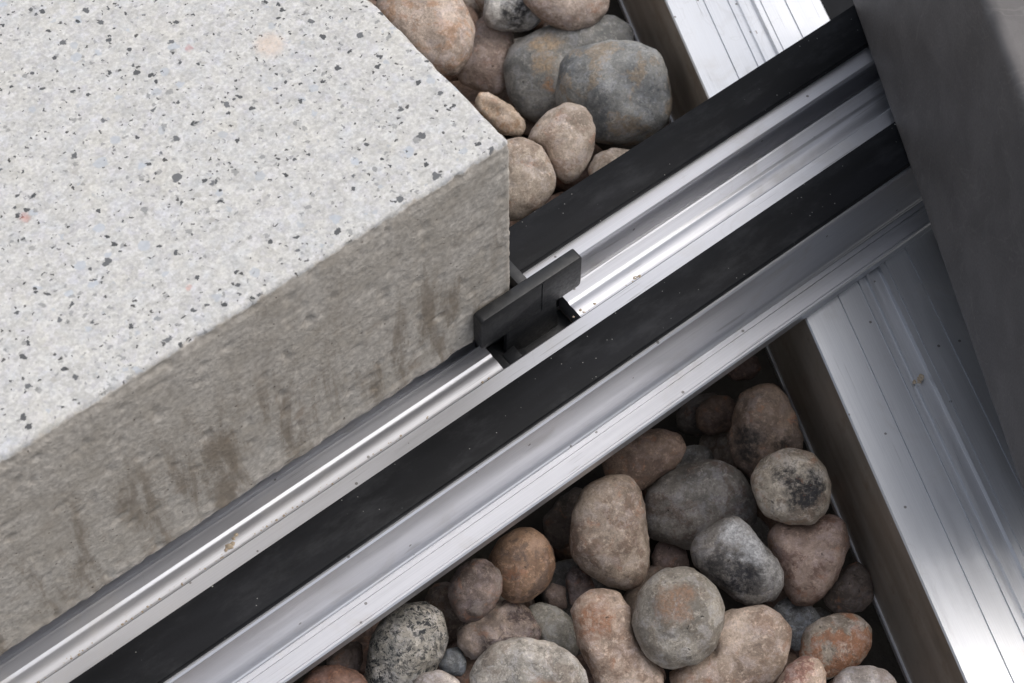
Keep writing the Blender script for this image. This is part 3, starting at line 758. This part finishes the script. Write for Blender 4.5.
# lower layer: the stones glimpsed in the gaps between and beyond the big ones
FILL = [mat_stone("pebble fill brown", (104, 84, 70), (140, 118, 100), (120, 92, 70)),
        mat_stone("pebble fill grey", (104, 102, 98), (138, 132, 124), (88, 88, 88)),
        mat_stone("pebble fill tan", (150, 126, 104), (176, 156, 134), (132, 104, 84)),
        mat_stone("pebble fill russet", (112, 80, 62), (146, 110, 86), (96, 74, 64))]
rnd = random.Random(11)
placed = [(Vector(c), max(sum(r) / len(r), t)) for k, c, t, r in STONES]
axj = Vector((sin(TH), cos(TH), 0)); nj = Vector((cos(TH), -sin(TH), 0)); PJ = Vector((59.573, 0, 0))
proto = []
for k in range(8):
    rad = [1 + .16 * sin(a * 2 * pi / 24 * 2 + k) + .10 * sin(a * 2 * pi / 24 * 3 + 2 * k) for a in range(24)]
    o = pebble("pebble", (0, 0, 0), .72 * 7, [7 * r for r in rad], FILL[k % 4], 50 + k, 3, 1.0, None, Matrix.Identity(3))
    proto.append(o)
used = set()
def filler(x, y, z, r, up):
    k = rnd.randrange(8)
    o = proto[k]
    if k in used:
        o = proto[k].copy(); COL.objects.link(o)
    used.add(k)
    o.matrix_world = Matrix.Translation(Vector((x, y, z)) * MM) @ Matrix.Rotation(rnd.uniform(0, 6.28), 4, 'Z') @ Matrix.Rotation(rnd.uniform(-.5, .5), 4, 'X') @ Matrix.Scale(r / 7, 4)
    hue = ("brown", "grey", "tan", "russet")[k % 4]
    place = "above the rail" if y > 0 else "below the rail"
    if up:
        tag(o, "plain %s pebble packed at the edge of the bed %s" % (hue, place), "pebble", "plain %s pebbles %s" % (hue, place))
    else:
        tag(o, "small dim %s pebble deep under the larger pebbles %s" % (hue, place), "pebble", "deep %s pebbles %s" % (hue, place))
def try_fill(x, y, z, r, up, tol):
    p = Vector((x, y, z))
    d = (p - PJ).dot(nj)
    if -r < d < 31 + r and z + r > -47: return
    for q, rr in placed:
        if (q - p).length < (rr + r) * tol: return
    placed.append((p, r))
    filler(x, y, z, r, up)
def wanted(x, y, m=0):
    d = (Vector((x, y, 0)) - PJ).dot(nj)
    lower = -80 - m < x < 48 + m and -100 - m < y < -12 and d < 0
    upper = 8 - m < x < 112 + m and 14 < y < 104 + m and (d < 0)
    return lower or upper
for gy in range(-11, 12):
    for gx in range(-10, 12):
        x = gx * 11 + rnd.uniform(-3, 3); y = gy * 11 + rnd.uniform(-3, 3)
        r = rnd.uniform(5.5, 7.5)
        if wanted(x, y): try_fill(x, y, -58 + r * .72 + rnd.uniform(0, 2), r, False, .80)
for gy in range(-12, 13):
    for gx in range(-12, 13):
        x = gx * 12.5 + rnd.uniform(-3, 3); y = gy * 12.5 + rnd.uniform(-3, 3)
        r = rnd.uniform(5.5, 8.0)
        if wanted(x, y, 22) and not (-26 < y < 22): try_fill(x, y, -42 + rnd.uniform(-4, 2), r, True, .86)
for gy in range(-16, 16):
    for gx in range(-14, 16):
        x = gx * 8.5 + rnd.uniform(-2, 2); y = gy * 8.5 + rnd.uniform(-2, 2)
        r = rnd.uniform(3.0, 4.6)
        if wanted(x, y, 20) and not (-24 < y < 20): try_fill(x, y, rnd.uniform(-50, -43), r, False, .92)
for k in range(8):
    if k not in used: bpy.data.objects.remove(proto[k])
